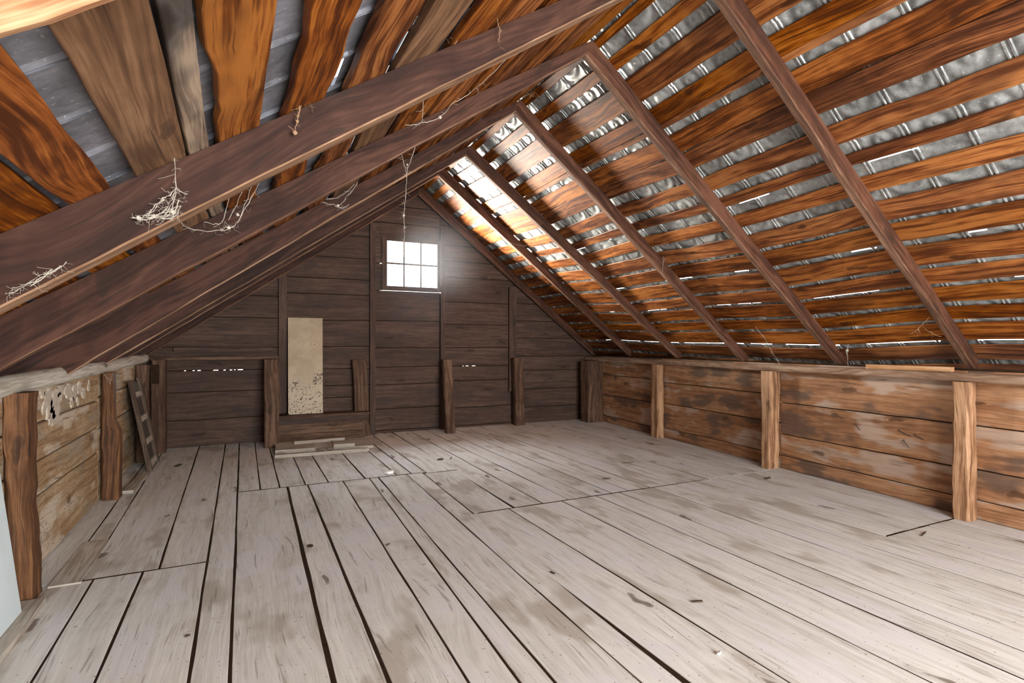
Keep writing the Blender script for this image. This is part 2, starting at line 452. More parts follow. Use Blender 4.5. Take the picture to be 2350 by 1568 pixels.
RB = [(.002, .021), (.048, .075), (.099, .156), (.178, .2168), (.2175, .230), (.247, .2942), (.2950, .339), (.367, .407), (.429, .459), (.484, .524),
      (.545, .597), (.603, .654), (.666, .723), (.731, .775), (.783, .833), (.843, .884), (.893, .949), (.964, 1.015), (1.03, 1.075)]
RB = [(a + .0018, b - .0018) if i >= 8 else (a, b) for i, (a, b) in enumerate(RB)]
nR = len(RB)
for i, (a, b) in enumerate(RB):
    mat = M['board']
    o = roof_board(RT, a, b, -2.55, 7.38, i * 3.7 + 1, mat, wane=.6 if i in (7, 10, 14) else .15)
    c = RT(0, 1 if b > 1 else b)
    k = nR - i
    if i == 0: lab = 'narrow orange roof board tight under the ridge, sunlit slope'
    elif i == 4: lab = 'narrow split-off strip of roof board, fifteenth up from the squared plate'
    elif i == nR - 1: lab = 'lowest orange roof board, half hidden behind the squared plate'
    else: lab = 'orange roof board, %s up from the squared plate on the sunlit slope' % ordinal[k]
    tag(recenter(o, c), lab, 'roof board', 'roof boards over the squared timber plate')

LB = [(.010, .055), (.070, .115), (.130, .175), (.190, .235), (.250, .295), (.310, .365), (.380, .432), (.449, .503), (.515, .562), (.583, .629), (.653, .697),
      (.7015, .7195), (.7225, .766), (.786, .822), (.8265, .872), (.888, .935), (.950, 1.0), (1.012, 1.06), (1.072, 1.118), (1.13, 1.175)]
L_LAB = {7: 'dark red roof board just above the forked bark-edged board',
         8: 'bark-edged dark roof board with a forked end over the cobwebbed rafter',
         9: 'reddish brown roof board between two wide metal gaps over the cobwebbed rafter',
         10: 'bright orange roof board with big round knots over the cobwebbed rafter',
         11: 'narrow weathered gray roof board with blue-black stains',
         12: 'wide dull brown sawn roof board beside the weathered gray one',
         13: 'orange roof board with a dark streak between metal gap and thin crack',
         14: 'orange roof board below the thin crack, close to the cobwebbed rafter foot'}
nL = len(LB)
for i, (a, b) in enumerate(LB):
    mat = {11: M['board_gray'], 12: M['board_dull'], 7: M['board_dull']}.get(i, M['board'])
    o = roof_board(LT, a, b, -2.55, 7.38, i * 5.3 + 70, mat, wane={8: 1.0, 10: 1.2, 9: .8, 13: .6}.get(i, .2), thick=.026)
    lab = L_LAB.get(i, 'dark roof board, %s down from the ridge above the dark rafters' % ordinal[i + 1] if i < 7 else
                    'dark eaves board, %s outward along the rafter tails beyond the whitewashed log' % ordinal[i - 14])
    tag(recenter(o, LT(0, min(b, 1))), lab, 'roof board', 'roof boards over the whitewashed log plate')

# ------------------------------------------------------------------ metal roofing
RIBS = ((0, 0), (.090, 0), (.094, -.007), (.101, -.007), (.105, 0), (.113, 0), (.117, -.007), (.124, -.007), (.128, 0))
SEAM = ((0, 0), (.228, -.003), (.240, -.010), (.2405, .022), (.250, .022), (.2505, -.010), (.254, -.010), (.2615, 0))
def metal_sheet(T, slits, name, seed, h0, profile, mat):
    mb = MB()
    # y profile with a pair of pressed ribs per tile
    ys = []
    y = -2.6; k = 0
    while y < 7.55:
        for dy, dh in profile:
            ys.append((y + dy, dh))
        y += .262
    rows = []
    t = -.006
    while t < 1.30:
        rows.append((t, t + .0855)); t += .0835
    for r, (ta, tb) in enumerate(rows):
        cuts = [ta]
        for (sa, sb, p) in slits:
            if ta < sa and sb < tb: cuts += [sa, sb]
        cuts.append(tb)
        for ci in range(len(cuts) - 1):
            a, b = cuts[ci], cuts[ci + 1]
            slit = ci % 2 == 1
            pp = [s[2] for s in slits if abs(s[0] - a) < 1e-6]
            off = .5 * (r % 2)
            for (y0, d0), (y1, d1) in zip(ys, ys[1:]):
                if slit and y0 > .3:
                    if (fbm(y0 * 3.3, seed + a * 91) + 1) * .5 < pp[0] and hsh(round(y0 * 50), a) > .15: continue
                ha = h0 + .004; hb = h0
                ha = lerp(h0 + .006, h0, (a - ta) / (tb - ta)); hb = lerp(h0 + .006, h0, (b - ta) / (tb - ta))
                P = [T(y0, a, ha + d0), T(y1, a, ha + d1), T(y1, b, hb + d1), T(y0, b, hb + d0)]
                base = len(mb.v); mb.v.extend([tuple(p) for p in P]); mb.f.append((base, base + 1, base + 2, base + 3))
                mb.uv.append(((y0, a * 3.5), (y1, a * 3.5), (y1, b * 3.5), (y0, b * 3.5)))
    o = mb.build(name, mat); struct(o)
    return o
metal_sheet(RT, [(.1575, .163, .62), (.461, .4635, .35), (.657, .6605, .5), (.777, .781, .5), (.951, .957, .66)], 'ceiling', 3., .021, RIBS, M['metal'])
metal_sheet(LT, [(.5655, .570, .3), (.781, .784, .22)], 'ceiling', 9., .046, SEAM, M['metal_flat'])
# galvanised ridge cap closing the joint outside
mb = MB(); secs = []
for y in (-2.6, 7.6):
    p = RT(y, 0, .06); q = RT(y, .05, .06); l = LT(y, .05, .065)
    secs.append([l, p + V((0, 0, .02)), q, q + V((0, 0, .01)), p + V((0, 0, .03)), l + V((0, 0, .01))])
mb.loft(secs); struct(mb.build('ceiling', M['metal']))

# ------------------------------------------------------------------ floor
mb = MB()
def plank(xa0, xa1, xb0, xb1, y0, y1, seed, gap=.005, dz=0.):
    """xa: edges at y=2, xb: edges at y=5 (linear in between)"""
    n = max(2, int((y1 - y0) / .07)); secs = []
    g0 = gap * (.55 + .6 * hsh(seed, 1)); g1 = gap * (.55 + .6 * hsh(seed, 2))
    for i in range(n + 1):
        y = lerp(y0 + .006, y1 - .006, i / n); t = (y - 2) / 3
        xl = lerp(xa0, xb0, t) + g0 + .0035 * fbm(y * 2.3, seed); xr = lerp(xa1, xb1, t) - g1 + .0035 * fbm(y * 2.1, seed + 31)
        z = dz + .0008 * fbm(y * 1.3, seed + 7); zr = dz + .0008 * fbm(y * 1.3, seed + 9)
        c = .0015
        secs.append([(xl, y, -.03), (xl, y, z - c), (xl + c, y, z), (xr - c, y, zr), (xr, y, zr - c), (xr, y, -.03)])
    mb.loft(secs)
seams_n = [(-.67, -.70), (-.47, -.47), (-.17, -.18), (-.04, -.04), (.29, .337), (.47, .50), (.725, .79), (.895, 1.02), (1.006, 1.10), (1.281, 1.36), (1.42, 1.51)]
sd = 1.
for (a0, b0), (a1, b1) in zip(seams_n, seams_n[1:]):
    sd += 1
    if a0 < -.2: plank(a0, a1, b0, b1, -2.6, 3.45, sd, .006)
    else: plank(a0, a1, b0, b1, -2.6, 4.96 if a0 > -.1 else 7.42, sd, .009 if abs(a0 - .29) < .01 or abs(a0 + .04) < .01 else .005)
plank(-1.15, -.67, -1.15, -.70, -2.6, 3.45, 77, .005, 0.)
# behind the cross joint beside the log side
for a0, b0, a1, b1, y0 in ((-.70, -.76, -.38, -.425, 3.45), (-.38, -.425, -.17, -.18, 3.45), (-.80, -.86, -.70, -.76, 3.45)):
    sd += 1; plank(a0, a1, b0, b1, y0, 7.42, sd, .006)
plank(-1.2, -.80, -1.2, -.86, 3.45, 7.42, 78, .006, 0.)
far = [-.04, .13, .28, .48, .67, .985, 1.27, 1.41, 1.545]
for a, b in zip(far, far[1:]):
    sd += 1; plank(a, b, a, b, 4.96, 7.42, sd, .007)
# wider field towards the squared plate
plank(1.42, 1.74, 1.51, 1.82, 3.59, 4.92, 91, .007); plank(1.545, 1.82, 1.545, 1.82, 4.92, 7.42, 92, .005)
right = [(1.42, 1.475), (1.745, 1.95), (2.194, 2.22), (2.514, 2.52), (2.742, 2.82), (3.089, 3.12), (3.35, 3.38), (3.61, 3.66)]
right_f = [1.78, 2.02, 2.25, 2.46, 2.66, 2.83, 3.05, 3.28, 3.48, 3.70]
for (a0, b0), (a1, b1) in zip(right, right[1:]):
    sd += 1; plank(a0, a1, a0, a1, -2.6, 3.59, sd, .0065)
for a, b in zip(right_f, right_f[1:]):
    sd += 1; plank(a, b, a + .03, b + .03, 3.59, 7.42, sd, .006)
edge = [3.61, 3.84, 4.07, 4.30, 4.75]
for a, b in zip(edge, edge[1:]):
    sd += 1; plank(a, b, a, b, -2.6, 2.03, sd, .006); sd += 1; plank(a, b, a, b, 2.03, 3.59, sd, .006)
edge = [3.73, 3.95, 4.16, 4.40, 4.62, 5.2]
for a, b in zip(edge, edge[1:]):
    sd += 1; plank(a, b, a, b, 3.59, 7.42, sd, .006)
floor = struct(mb.build('floor', M['floor']))
mb = MB(); mb.box(-1.6, 5.6, -2.7, 7.6, -.12, -.0022)
o = mb.build('subfloor', M['subfloor'], floor)
# dirt packed into the end joints
mb = MB()
for x0, x1, y in ((-.80, -.165, 3.45), (-.03, 1.50, 4.96), (1.50, 1.76, 3.59), (1.55, 1.84, 4.92), (1.80, 3.68, 3.59), (3.62, 4.48, 2.03)):
    secs = []; n = int((x1 - x0) / .03)
    for i in range(n + 1):
        x = lerp(x0, x1, i / n); w = .006 + .004 * fbm(x * 9, y) ; c = y + .004 * fbm(x * 3, y + 3)
        secs.append([(x, c - w, -.02), (x, c + w, -.02), (x, c + w, .0013), (x, c - w, .0013)])
    mb.loft(secs)
mb.build('packed_dirt', M['subfloor'], floor)

# ------------------------------------------------------------------ knee wall of the squared plate
XW = lambda y: 4.33 + .10 * y
mb = MB(); segs = [-2.6, -.6, 1.2, 2.0, 3.6, 5.5, 7.0, 7.5]
Zs = [[0, .13, .34, .64, 1.02]] * 3 + [[0, .13, .335, .64, 1.02], [0, .125, .44, .71, 1.02], [0, .10, .425, .735, 1.02], [0, .10, .425, .735, 1.02]]
for si, (ya, yb) in enumerate(zip(segs, segs[1:])):
    for bi, (za, zb) in enumerate(zip(Zs[si], Zs[si][1:])):
        A = []; B = []; T = []
        n = int((yb - ya) / .1)
        for i in range(n + 1):
            y = lerp(ya + .002, yb - .002, i / n); sdd = si * 11 + bi * 3.3
            top = 0 if zb > 1 else .005 * fbm(y * 1.7, si * 13 + (bi + 1) * 2.9)
            bot = 0 if za == 0 else .005 * fbm(y * 1.7, si * 13 + bi * 2.9)
            d = .004 * fbm(y * .9, sdd)
            A.append((XW(y) + d, y, za + .004 + bot)); B.append((XW(y) + d, y, zb - .004 + top)); T.append((.025, 0, 0))
        mb.slab(A, B, T, .003)
wr = struct(mb.build('wall_right', M['right_wall']))
mb = MB(); mb.loft([[(XW(y) + .03, y, -.05), (XW(y) + .06, y, -.05), (XW(y) + .06, y, 1.03), (XW(y) + .03, y, 1.03)] for y in (-2.7, 7.5)])
mb.build('backing', M['subfloor'], wr)

mb = MB(); secs = []
for i in range(80):
    y = lerp(-2.6, 7.38, i / 79); x = XW(y) - .115 + .006 * fbm(y * 1.5, 3); zt = 1.002 + .004 * fbm(y * 1.2, 8); zb = .945 + .006 * fbm(y * 2, 12)
    secs.append([(x + .36, y, zb), (x + .01, y, zb), (x, y, zb + .008), (x, y, zt - .008), (x + .008, y, zt), (x + .36, y, zt)])
mb.loft(secs)
o = mb.build('wall_plate', M['plate'])
tag(recenter(o, (XW(2.5), 2.5, 1.0)), 'long squared timber plate capping the low orange plank wall', 'wall plate')

def post(x0, x1, y0, y1, z0, z1, seed, mat, wob=.006, lean=(0, 0), ch=.012, name='wall_post', bulge=None):
    mb = MB(); n = 26; secs = []
    for i in range(n + 1):
        z = lerp(z0, z1, i / n); s = i / n
        w = lambda q: wob * fbm(z * 5, seed + q) + wob * .4 * fbm(z * 17, seed + q + 40)
        a = x0 + w(1) + lean[0] * s; b = x1 + w(2) + lean[0] * s; c = y0 + w(3) + lean[1] * s; d = y1 + w(4) + lean[1] * s
        if bulge: e = bulge(z); a += e[0]; b += e[1]; c += e[2]; d += e[3]
        k = ch * (1 + .8 * fbm(z * 4, seed + 60))
        secs.append([(a + k, c, z), (b - k, c, z), (b, c + k, z), (b, d - k, z), (b - k, d, z), (a + k, d, z), (a, d - k, z), (a, c + k, z)])
    mb.loft(secs)
    o = mb.build(name, mat)
    return recenter(o, ((x0 + x1) / 2, (y0 + y1) / 2, z0))

g = 'hewn posts along the squared-plate wall'
for (x0, x1, y0, y1, s, lab) in ((4.40, 4.515, 1.945, 2.045, 1., 'hewn post nearest the camera against the orange plank wall'),
                                 (4.53, 4.675, 3.60, 3.70, 2., 'reddish hewn post second from the camera against the orange plank wall'),
                                 (4.755, 4.865, 5.43, 5.56, 3., 'hewn post third from the camera against the orange plank wall'),
                                 (4.75, 5.02, 6.98, 7.20, 4., 'broad gray-brown corner post where the orange plank wall meets the gable')):
    tag(post(x0, x1, y0, y1, .001, .944, s, M['right_post'] if s < 4 else M['gable_post'], .008), lab, 'post', g)

mb = MB(); mb.box(4.50, 4.545, 2.09, 2.68, 1.006, 1.040, 'y', 8)
o = mb.build('batten', M['batten']); tag(recenter(o, (4.52, 2.4, 1.006)), 'pale fresh-cut batten lying on the squared wall plate', 'batten')

# bent nails sticking out of the planks
for i, (y, z, dy, dz) in enumerate(((2.83, .535, -.05, -.045), (2.48, .535, -.10, -.035), (2.36, .52, -.07, -.03), (2.44, .465, -.05, -.05))):
    x = XW(y)
    mb = MB(); mb.tube([(x + .004, y, z), (x - .015, y + dy * .15, z + dz * .1), (x - .02, y + dy * .5, z + dz * .5), (x - .022, y + dy, z + dz)], .0045, 6, .003)
    o = mb.build('nail', M['nail'])
    tag(recenter(o, (x, y, z)), ['bent rusty nail in orange plank, alone below the long seam', 'long bent rusty nail, upper of the cluster near first post',
        'bent rusty nail closest to the first hewn post', 'short bent rusty nail, lowest of the cluster near first post'][i], 'nail', 'bent nails in the plank wall')

# ------------------------------------------------------------------ knee wall of the whitewashed log
mb = MB()
for si, (ya, yb) in enumerate(((-2.6, .4), (.4, 3.3), (3.3, 5.1), (5.1, 7.42))):
    zz = [[0, .386, .573, .777, 1.02], [0, .386, .573, .777, 1.02], [0, .386, .573, .777, 1.02], [0, .3, .56, .80, 1.02]][si]
    for bi, (za, zb) in enumerate(zip(zz, zz[1:])):
        A = []; B = []; T = []; n = int((yb - ya) / .09)
        for i in range(n + 1):
            y = lerp(ya + .004, yb - .004, i / n)
            A.append((-.985 + .004 * fbm(y, bi), y, zb - .004 + (.006 * fbm(y * 2, si + bi) if bi < 3 else 0))); B.append((-.985 + .004 * fbm(y, bi), y, za + .004 + .006 * fbm(y * 2, si + bi - 1))); T.append((-.03, 0, 0))
        mb.slab(A, B, T, .006)
wl = struct(mb.build('wall_left', M['left_wall']))
mb = MB(); mb.box(-1.06, -1.03, -2.7, 7.5, -.05, 1.03)
mb.build('backing', M['subfloor'], wl)

mb = MB(); rf = random.Random(11)
for (fy, fz, fr) in ((3.90, .885, .075), (4.05, .86, .085), (4.12, .93, .05), (3.97, .80, .05), (4.30, .91, .055), (4.43, .885, .05), (4.38, .835, .032), (4.56, .92, .04), (4.66, .87, .036), (4.80, .90, .03), (4.52, .82, .022), (3.80, .94, .03)):
    rr = [fr * (1 + .55 * fbm(a * .9, fy * 9) + .35 * rf.uniform(-1, 1)) for a in range(22)]
    mb.loft([[(x, fy + rr[a] * math.cos(a * .2856) * 1.2, min(.955, fz + rr[a] * math.sin(a * .2856))) for a in range(22)] for x in (-.992, -.9795)])
o = mb.build('whitewash_flakes', M['whitewash'], wl)

mb = MB(); secs = []
for i in range(110):
    y = lerp(-1.2, 7.25, i / 109)
    cx = -.985 + .018 * fbm(y * .9, 3); cz = lerp(1.005, 1.045, max(0, (y - 3) / 4)) + .012 * fbm(y * 1.1, 9)
    r = .050 + .006 * fbm(y * 1.7, 14) + .004 * fbm(y * 6, 15)
    secs.append([(cx + r * (1 + .10 * fbm(y * 4 + j, 20 + j)) * math.cos(6.2832 * j / 12), y, cz + r * (1 + .1 * fbm(y * 4, 20 + j)) * math.sin(6.2832 * j / 12)) for j in range(12)])
mb.loft(secs)
o = mb.build('wall_plate', M['log'], smooth=True)
tag(recenter(o, (-.985, 3, 1.0)), 'knobbly whitewashed log plate on top of the peeling plank wall', 'wall plate')

g = 'hewn posts under the whitewashed log'
def kink(z):
    e = .045 * max(0, min(1, (.62 - z) / .10)); return (0, e * .9, 0, 0)
tag(post(-.972, -.875, 3.255, 3.40, -.009, .975, 11., M['left_post'], .010, (-.02, 0), .014), 'big dark hewn post nearest the camera under the whitewashed log', 'post', g)
tag(post(-.972, -.90, 5.13, 5.27, .001, .985, 12., M['left_post'], .006, (0, 0), .012, bulge=kink), 'dark hewn post with a knee-shaped lower half under the log', 'post', g)
tag(post(-.975, -.872, 6.62, 6.76, .001, .99, 13., M['gable_post'], .006), 'gray-brown post behind the leaning sash under the log', 'post', g)
# corner post with a mortise
cp = post(-.90, -.765, 7.08, 7.22, .001, 1.03, 14., M['gable_post'], .006)
tag(cp, 'corner post with a black mortise hole beside the dark gable rail', 'post', 'hewn posts along the gable')
mb = MB(); mb.box(-.905, -.825, 7.068, 7.076, .77, .98)
child_o = mb.build('mortise', M['subfloor']); child_o.parent = cp
for v in child_o.data.vertices: v.co -= cp.location
child_o['label'] = 'black mortise hole'

# ------------------------------------------------------------------ gable wall
YG = 7.40
def xl_at(z):   # under the roof boards
    a = LT(YG, 0); b = LT(YG, 1); return a.x + (b.x - a.x) * (a.z - z) / (a.z - b.z)
def xr_at(z):
    a = RT(YG, 0); b = RT(YG, 1); return a.x + (b.x - a.x) * (a.z - z) / (a.z - b.z)
mb = MB()
def gboard(x0, x1, z0, z1, seed):
    def clampx(x, z):
        return min(max(x, xl_at(z) + .01), xr_at(z) - .01)
    if min(clampx(x1, z0), 9) - clampx(x0, z0) < .02: return
    A = []; B = []; T = []; n = max(2, int((x1 - x0) / .09))
    for i in range(n + 1):
        x = lerp(x0, x1, i / n); xa = clampx(x, z0); xb = clampx(x, z1)
        d = .004 * fbm(x * 1.1, seed)
        A.append((xa, YG + d, z0 + .0045 + .004 * fbm(x * 1.9, z0 * 7.))); B.append((xb, YG + d, z1 - .0045 + .004 * fbm(x * 1.9, z1 * 7.))); T.append((0, .024, 0))
    mb.slab(A, B, T, .003)
def gsec(x0, x1, zs, seed):
    for i, (a, b) in enumerate(zip(zs, zs[1:])): gboard(x0 + .002, x1 - .002, a, b, seed + i * 2.3)
gsec(-1.05, .44, [0, .315, .639, .8955, 1.163, 1.53, 1.803, 2.06, 2.3], 1.)
gsec(.44, 1.55, [0, .16, .325, .506, .666, .882, 1.177, 1.519, 1.854, 2.06, 2.344, 2.64, 2.95], 20.)
gsec(1.55, 2.50, [0, .034, .328, .653, .893, 1.158, 1.525, 1.9365], 40.)
gsec(1.55, 2.50, [2.661, 2.86, 3.10, 3.40], 60.)
gboard(1.55, 1.6785, 1.931, 2.30, 70.); gboard(1.55, 1.6785, 2.30, 2.665, 71.)
gsec(2.50, 3.63, [0, .027, .288, .677, .887, 1.155, 1.494, 1.813, 2.164, 2.40, 2.62, 2.90, 3.2], 80.)
gsec(3.63, 5.2, [0, .24, .52, .80, 1.02, 1.30, 1.56, 1.82, 2.1, 2.4], 100.)
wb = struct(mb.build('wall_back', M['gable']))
# backing with the window opening and two light gaps left open
mb = MB()
def backing(x0, x1, z0, z1): mb.box(x0, x1, 7.428, 7.45, z0, z1)
backing(-1.2, 1.66, .9035, 2.20); backing(-1.2, -.66, .8880, .9035); backing(.02, 2.80, .8930, .9035) ; backing(-1.2, 5.4, -.1, .8840)
backing(-1.2, -.60, .8840, .8880); backing(.0, 2.84, .884, .893); backing(3.10, 5.4, .884, .9035)
backing(1.66, 2.52, .9035, 1.93); backing(2.52, 5.4, .9035, 2.2)
backing(.3, 1.66, 2.2, 3.5); backing(2.52, 3.9, 2.2, 3.5); backing(1.66, 2.52, 2.67, 3.5)
rl = random.Random(4)
for x0, x1 in ((-.67, .03), (2.80, 3.10)):
    x = x0
    while x < x1:
        d = rl.uniform(.015, .09) * (1.6 if x < -.4 else .8); backing(x, min(x1, x + d), .882, .9045); x += d + rl.uniform(.01, .06)
mb.build('backing', M['subfloor'], wb)

# window
win = empty('window_1', (2.09, YG, 1.96)); struct(win)
mb = MB()
mb.box(1.678, 1.748, 7.375, 7.42, 1.938, 2.662, 'z', 6); mb.box(2.458, 2.502, 7.375, 7.42, 1.938, 2.662, 'z', 6)
mb.box(1.748, 2.458, 7.378, 7.42, 1.938, 1.998, 'x', 6); mb.box(1.748, 2.458, 7.378, 7.42, 2.612, 2.662, 'x', 6)
child(mb.build('window_frame', M['gable']), win)
mb = MB()
for x in (1.983, 2.222): mb.box(x - .011, x + .011, 7.385, 7.415, 1.998, 2.612, 'z', 4)
mb.box(1.748, 2.458, 7.388, 7.414, 2.297, 2.319, 'x', 4)
child(mb.build('muntins', M['gable']), win)
mb = MB(); mb.box(1.748, 2.458, 7.4005, 7.4035, 1.998, 2.612)
child(mb.build('pane', M['glass']), win)

# studs on the gable
def stud(x0, x1, z0, z1, seed, lab, yd=.055):
    mb = MB(); secs = []
    for i in range(21):
        z = lerp(z0, z1, i / 20); w = .003 * fbm(z * 4, seed)
        ya = YG - yd + w; 
        secs.append([(x0 + w, ya, z), (x1 + w, ya, z), (x1 + w, YG - .005, z), (x0 + w, YG - .005, z)])
    mb.loft(secs)
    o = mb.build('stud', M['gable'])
    tag(recenter(o, ((x0 + x1) / 2, YG - .03, z0)), lab, 'stud', 'studs on the gable wall')
stud(.395, .485, .36, 2.07, 1., 'dark gable stud rising behind the mildewed cream panel')
stud(1.515, 1.59, .0, 2.82, 2., 'dark gable stud standing beside the window, panel side')
stud(2.503, 2.565, .0, 2.85, 3., 'dark gable stud whose edge is lit by the window')
stud(3.58, 3.695, .50, 2.06, 4., 'dark gable stud standing alone between window and squared-plate wall')
# a second layer nailed to the stud beside the window
g = 'hewn posts along the gable'
tag(post(.225, .385, 6.90, 7.02, .001, 1.02, 21., M['gable_post'], .008, (.0, .25), .014), 'short hewn post joining the dark rail and the boxed ledge', 'post', g)
tag(post(1.32, 1.50, 7.24, 7.335, .001, 1.0, 22., M['gable_post'], .008, (-.05, 0), .012), 'short hewn post at the ledge end nearer the window', 'post', g)
tag(post(2.455, 2.585, 6.95, 7.06, .001, .99, 23., M['gable_post'], .010, (.02, .2), .014), 'short hewn post standing below the window stud', 'post', g)
tag(post(3.62, 3.775, 7.20, 7.32, .001, 1.0, 24., M['gable_post'], .010, (-.03, 0), .016), 'short hewn post below the lone gable stud', 'post', g)

# rails
mb = MB(); mb.box(-.94, .39, 7.285, 7.39, 1.022, 1.056, 'x', 10)
o = mb.build('rail', M['gable_post']); tag(recenter(o, (-.3, 7.33, 1.02)), 'dark horizontal rail on the gable from corner post to short post', 'rail')
mb = MB(); mb.box(-.72, .33, 7.355, 7.39, 1.115, 1.165, 'x', 10)
o = mb.build('rail', M['gable']); tag(recenter(o, (-.2, 7.37, 1.12)), 'thin upper ledger strip nailed just above the dark rail', 'rail')

# boxed ledge
led = empty('ledge', (.92, 7.25, 0)); tag(led, 'low boxed ledge of dark boards carrying the cream panel', 'ledge')
mb = MB(); mb.box(.35, 1.46, 7.10, 7.385, .305, .335, 'x', 10); child(mb.build('top_board', M['gable_post']), led)
mb = MB(); mb.box(.36, 1.45, 7.13, 7.155, .225, .303, 'x', 10); child(mb.build('apron', M['gable']), led)
for z0, z1 in ((.105, .222), (.001, .100)):
    mb = MB(); mb.box(.34, 1.38, 7.15, 7.175, z0, z1, 'x', 10); child(mb.build('front_board', M['gable_post']), led)

# cream panel leaning on the gable
mb = MB(); secs = []
for i in range(9):
    t = i / 8; z = .337 + 1.20 * t; y = lerp(7.235, 7.335, t)
    secs.append([(.500, y, z), (.905 + .006 * t, y, z), (.905 + .006 * t, y + .016, z), (.500, y + .016, z)])
mb.loft(secs)
o = mb.build('panel', M['panel']); tag(recenter(o, (.70, 7.24, .337)), 'cream panel with black mildew specks leaning above the boxed ledge', 'panel')

# ------------------------------------------------------------------ pile of loose boards in front of the ledge
def flat_board(x0, x1, y0, y1, z0, z1, rot, mat, name, lab, cat, group=None, n=8):
    mb = MB(); cx, cy = (x0 + x1) / 2, (y0 + y1) / 2; mb.box(x0 - cx, x1 - cx, y0 - cy, y1 - cy, 0, z1 - z0, 'x', n)
    o = mb.build(name, mat); o.location = (cx, cy, z0); o.rotation_euler.z = math.radians(rot)
    return tag(o, lab, cat, group)
g = 'loose boards heaped before the ledge'
flat_board(.30, 1.27, 6.22, 6.275, .003, .036, -2., M['gray_plank'], 'loose_board', 'long dusty batten lying foremost in the heap before the ledge', 'board', g)
flat_board(.33, .74, 6.46, 7.02, .003, .045, -3., M['gray_plank'], 'loose_board', 'wide dusty slab beside the short hewn post in the heap', 'board', g)
flat_board(.98, 1.42, 6.42, 7.00, .003, .032, -12., M['gray_plank'], 'loose_board', 'wide flat board at the window end of the heap', 'board', g)
flat_board(.53, 1.10, 6.78, 6.83, .046, .078, 3., M['gray_plank'], 'loose_board', 'thin batten lying across the top of the heap', 'board', g)
flat_board(.93, 1.16, 6.43, 6.62, .0335, .068, -4., M['gray_plank'], 'loose_board', 'short square offcut on the window end of the heap', 'board', g)
mb = MB(); secs = []
for i in range(9):
    t = i / 8; x = lerp(.76, .92, t)
    secs.append([(x, 6.42 + .02 * fbm(t * 4, 1), .003 + .02 * abs(math.sin(t * 6))), (x, 6.56 + .03 * fbm(t * 3, 2), .004 + .02 * abs(math.sin(t * 5 + 1))), (x, 6.56 + .03 * fbm(t * 3, 2), .010 + .02 * abs(math.sin(t * 5 + 1))), (x, 6.42 + .02 * fbm(t * 4, 1), .010 + .02 * abs(math.sin(t * 6)))])
mb.loft(secs); o = mb.build('bark_piece', M['gray_plank']); tag(recenter(o, (.84, 6.5, .003)), 'curled bark-like scrap in the middle of the heap', 'scrap')

# ------------------------------------------------------------------ loose trim along the log wall
def bar(P, Q, w, h, mat, name, lab, cat, group=None):
    P = V(P); Q = V(Q); d = (Q - P); s = V((d.y, -d.x, 0)).normalized(); mb = MB(); secs = []
    for i in range(15):
        t = i / 14; p = P + d * t; e = .006 * fbm(t * 6, len(lab))
        secs.append([p, p + s * (w + e), p + s * (w + e) + V((0, 0, h)), p + V((0, 0, h))])
    mb.loft(secs); o = mb.build(name, mat); return tag(recenter(o, P), lab, cat, group)
g = 'loose planks along the log wall'
bar((-1.0, 1.8, -.008), (-1.0, 3.235, -.008), .185, .034, M['gray_plank'], 'loose_board', 'dusty loose plank below the first post, edge raised off the floor', 'board', g)
bar((-.86, 3.42, -.018), (-.86, 4.10, -.018), .13, .026, M['gray_plank'], 'loose_board', 'short warped plank on the floor beyond the first post', 'board', g)
bar((-.865, 5.30, .002), (-.84, 6.02, .002), .075, .024, M['gray_plank'], 'loose_board', 'short pale strip between the kneed post and leaning sash', 'board', g)

# leaning sash with crossbars
sash = empty('leaning_sash', (-.83, 6.36, 0)); tag(sash, 'old wooden sash with crossbars leaning on the log wall corner', 'sash')
def onsash(y, s):   # s along the height
    return V((lerp(-.80, -.962, s) , y + .0 * s, .004 + .86 * s))
def sbar(y0, s0, y1, s1, w, vertical, name, mat, d=.022):
    mb = MB(); secs = []
    for i in range(7):
        t = i / 6; y = lerp(y0, y1, t); s = lerp(s0, s1, t); p = onsash(y, s)
        if vertical: secs.append([p + V((d, 0, .004)), p + V((d, w, .004)), p + V((0, w, 0)), p])
        else:
            q = onsash(y, s + w / .86); secs.append([p + V((d, 0, 0)), q + V((d, 0, 0)), q, p])
    mb.loft(secs); child(mb.build(name, mat), sash)
sbar(6.10, 0, 6.10, 1, .05, True, 'stile', M['dark_wood'], .035); sbar(6.58, 0, 6.58, 1, .05, True, 'stile', M['dark_wood'], .035)
for s in (.03, .27, .53, .80): sbar(6.152, s, 6.578, s, .05, False, 'crossbar', M['gray_plank'])
mb = MB(); mb.loft([[onsash(6.15, .02), onsash(6.58, .02), onsash(6.58, .02) + V((.005, 0, 0)), onsash(6.15, .02) + V((.005, 0, 0))],
                    [onsash(6.15, .97), onsash(6.58, .97), onsash(6.58, .97) + V((.005, 0, 0)), onsash(6.15, .97) + V((.005, 0, 0))]])
child(mb.build('panel_back', M['screen']), sash)

# pale sheet standing against the first post
mb = MB(); secs = []
for i in range(9):
    t = i / 8; z = .002 + .88 * t
    xo = lerp(-.868, -.974, t)
    secs.append([(xo - .008, 2.35, z), (xo, 2.35, z), (xo, 3.10, z), (xo - .008, 3.10, z)])
mb.loft(secs)
o = mb.build('sheet', M['white_sheet']); tag(recenter(o, (-.87, 2.7, .027)), 'smooth pale blue sheet leaning beside the first hewn post', 'sheet')
o.location.z += .026

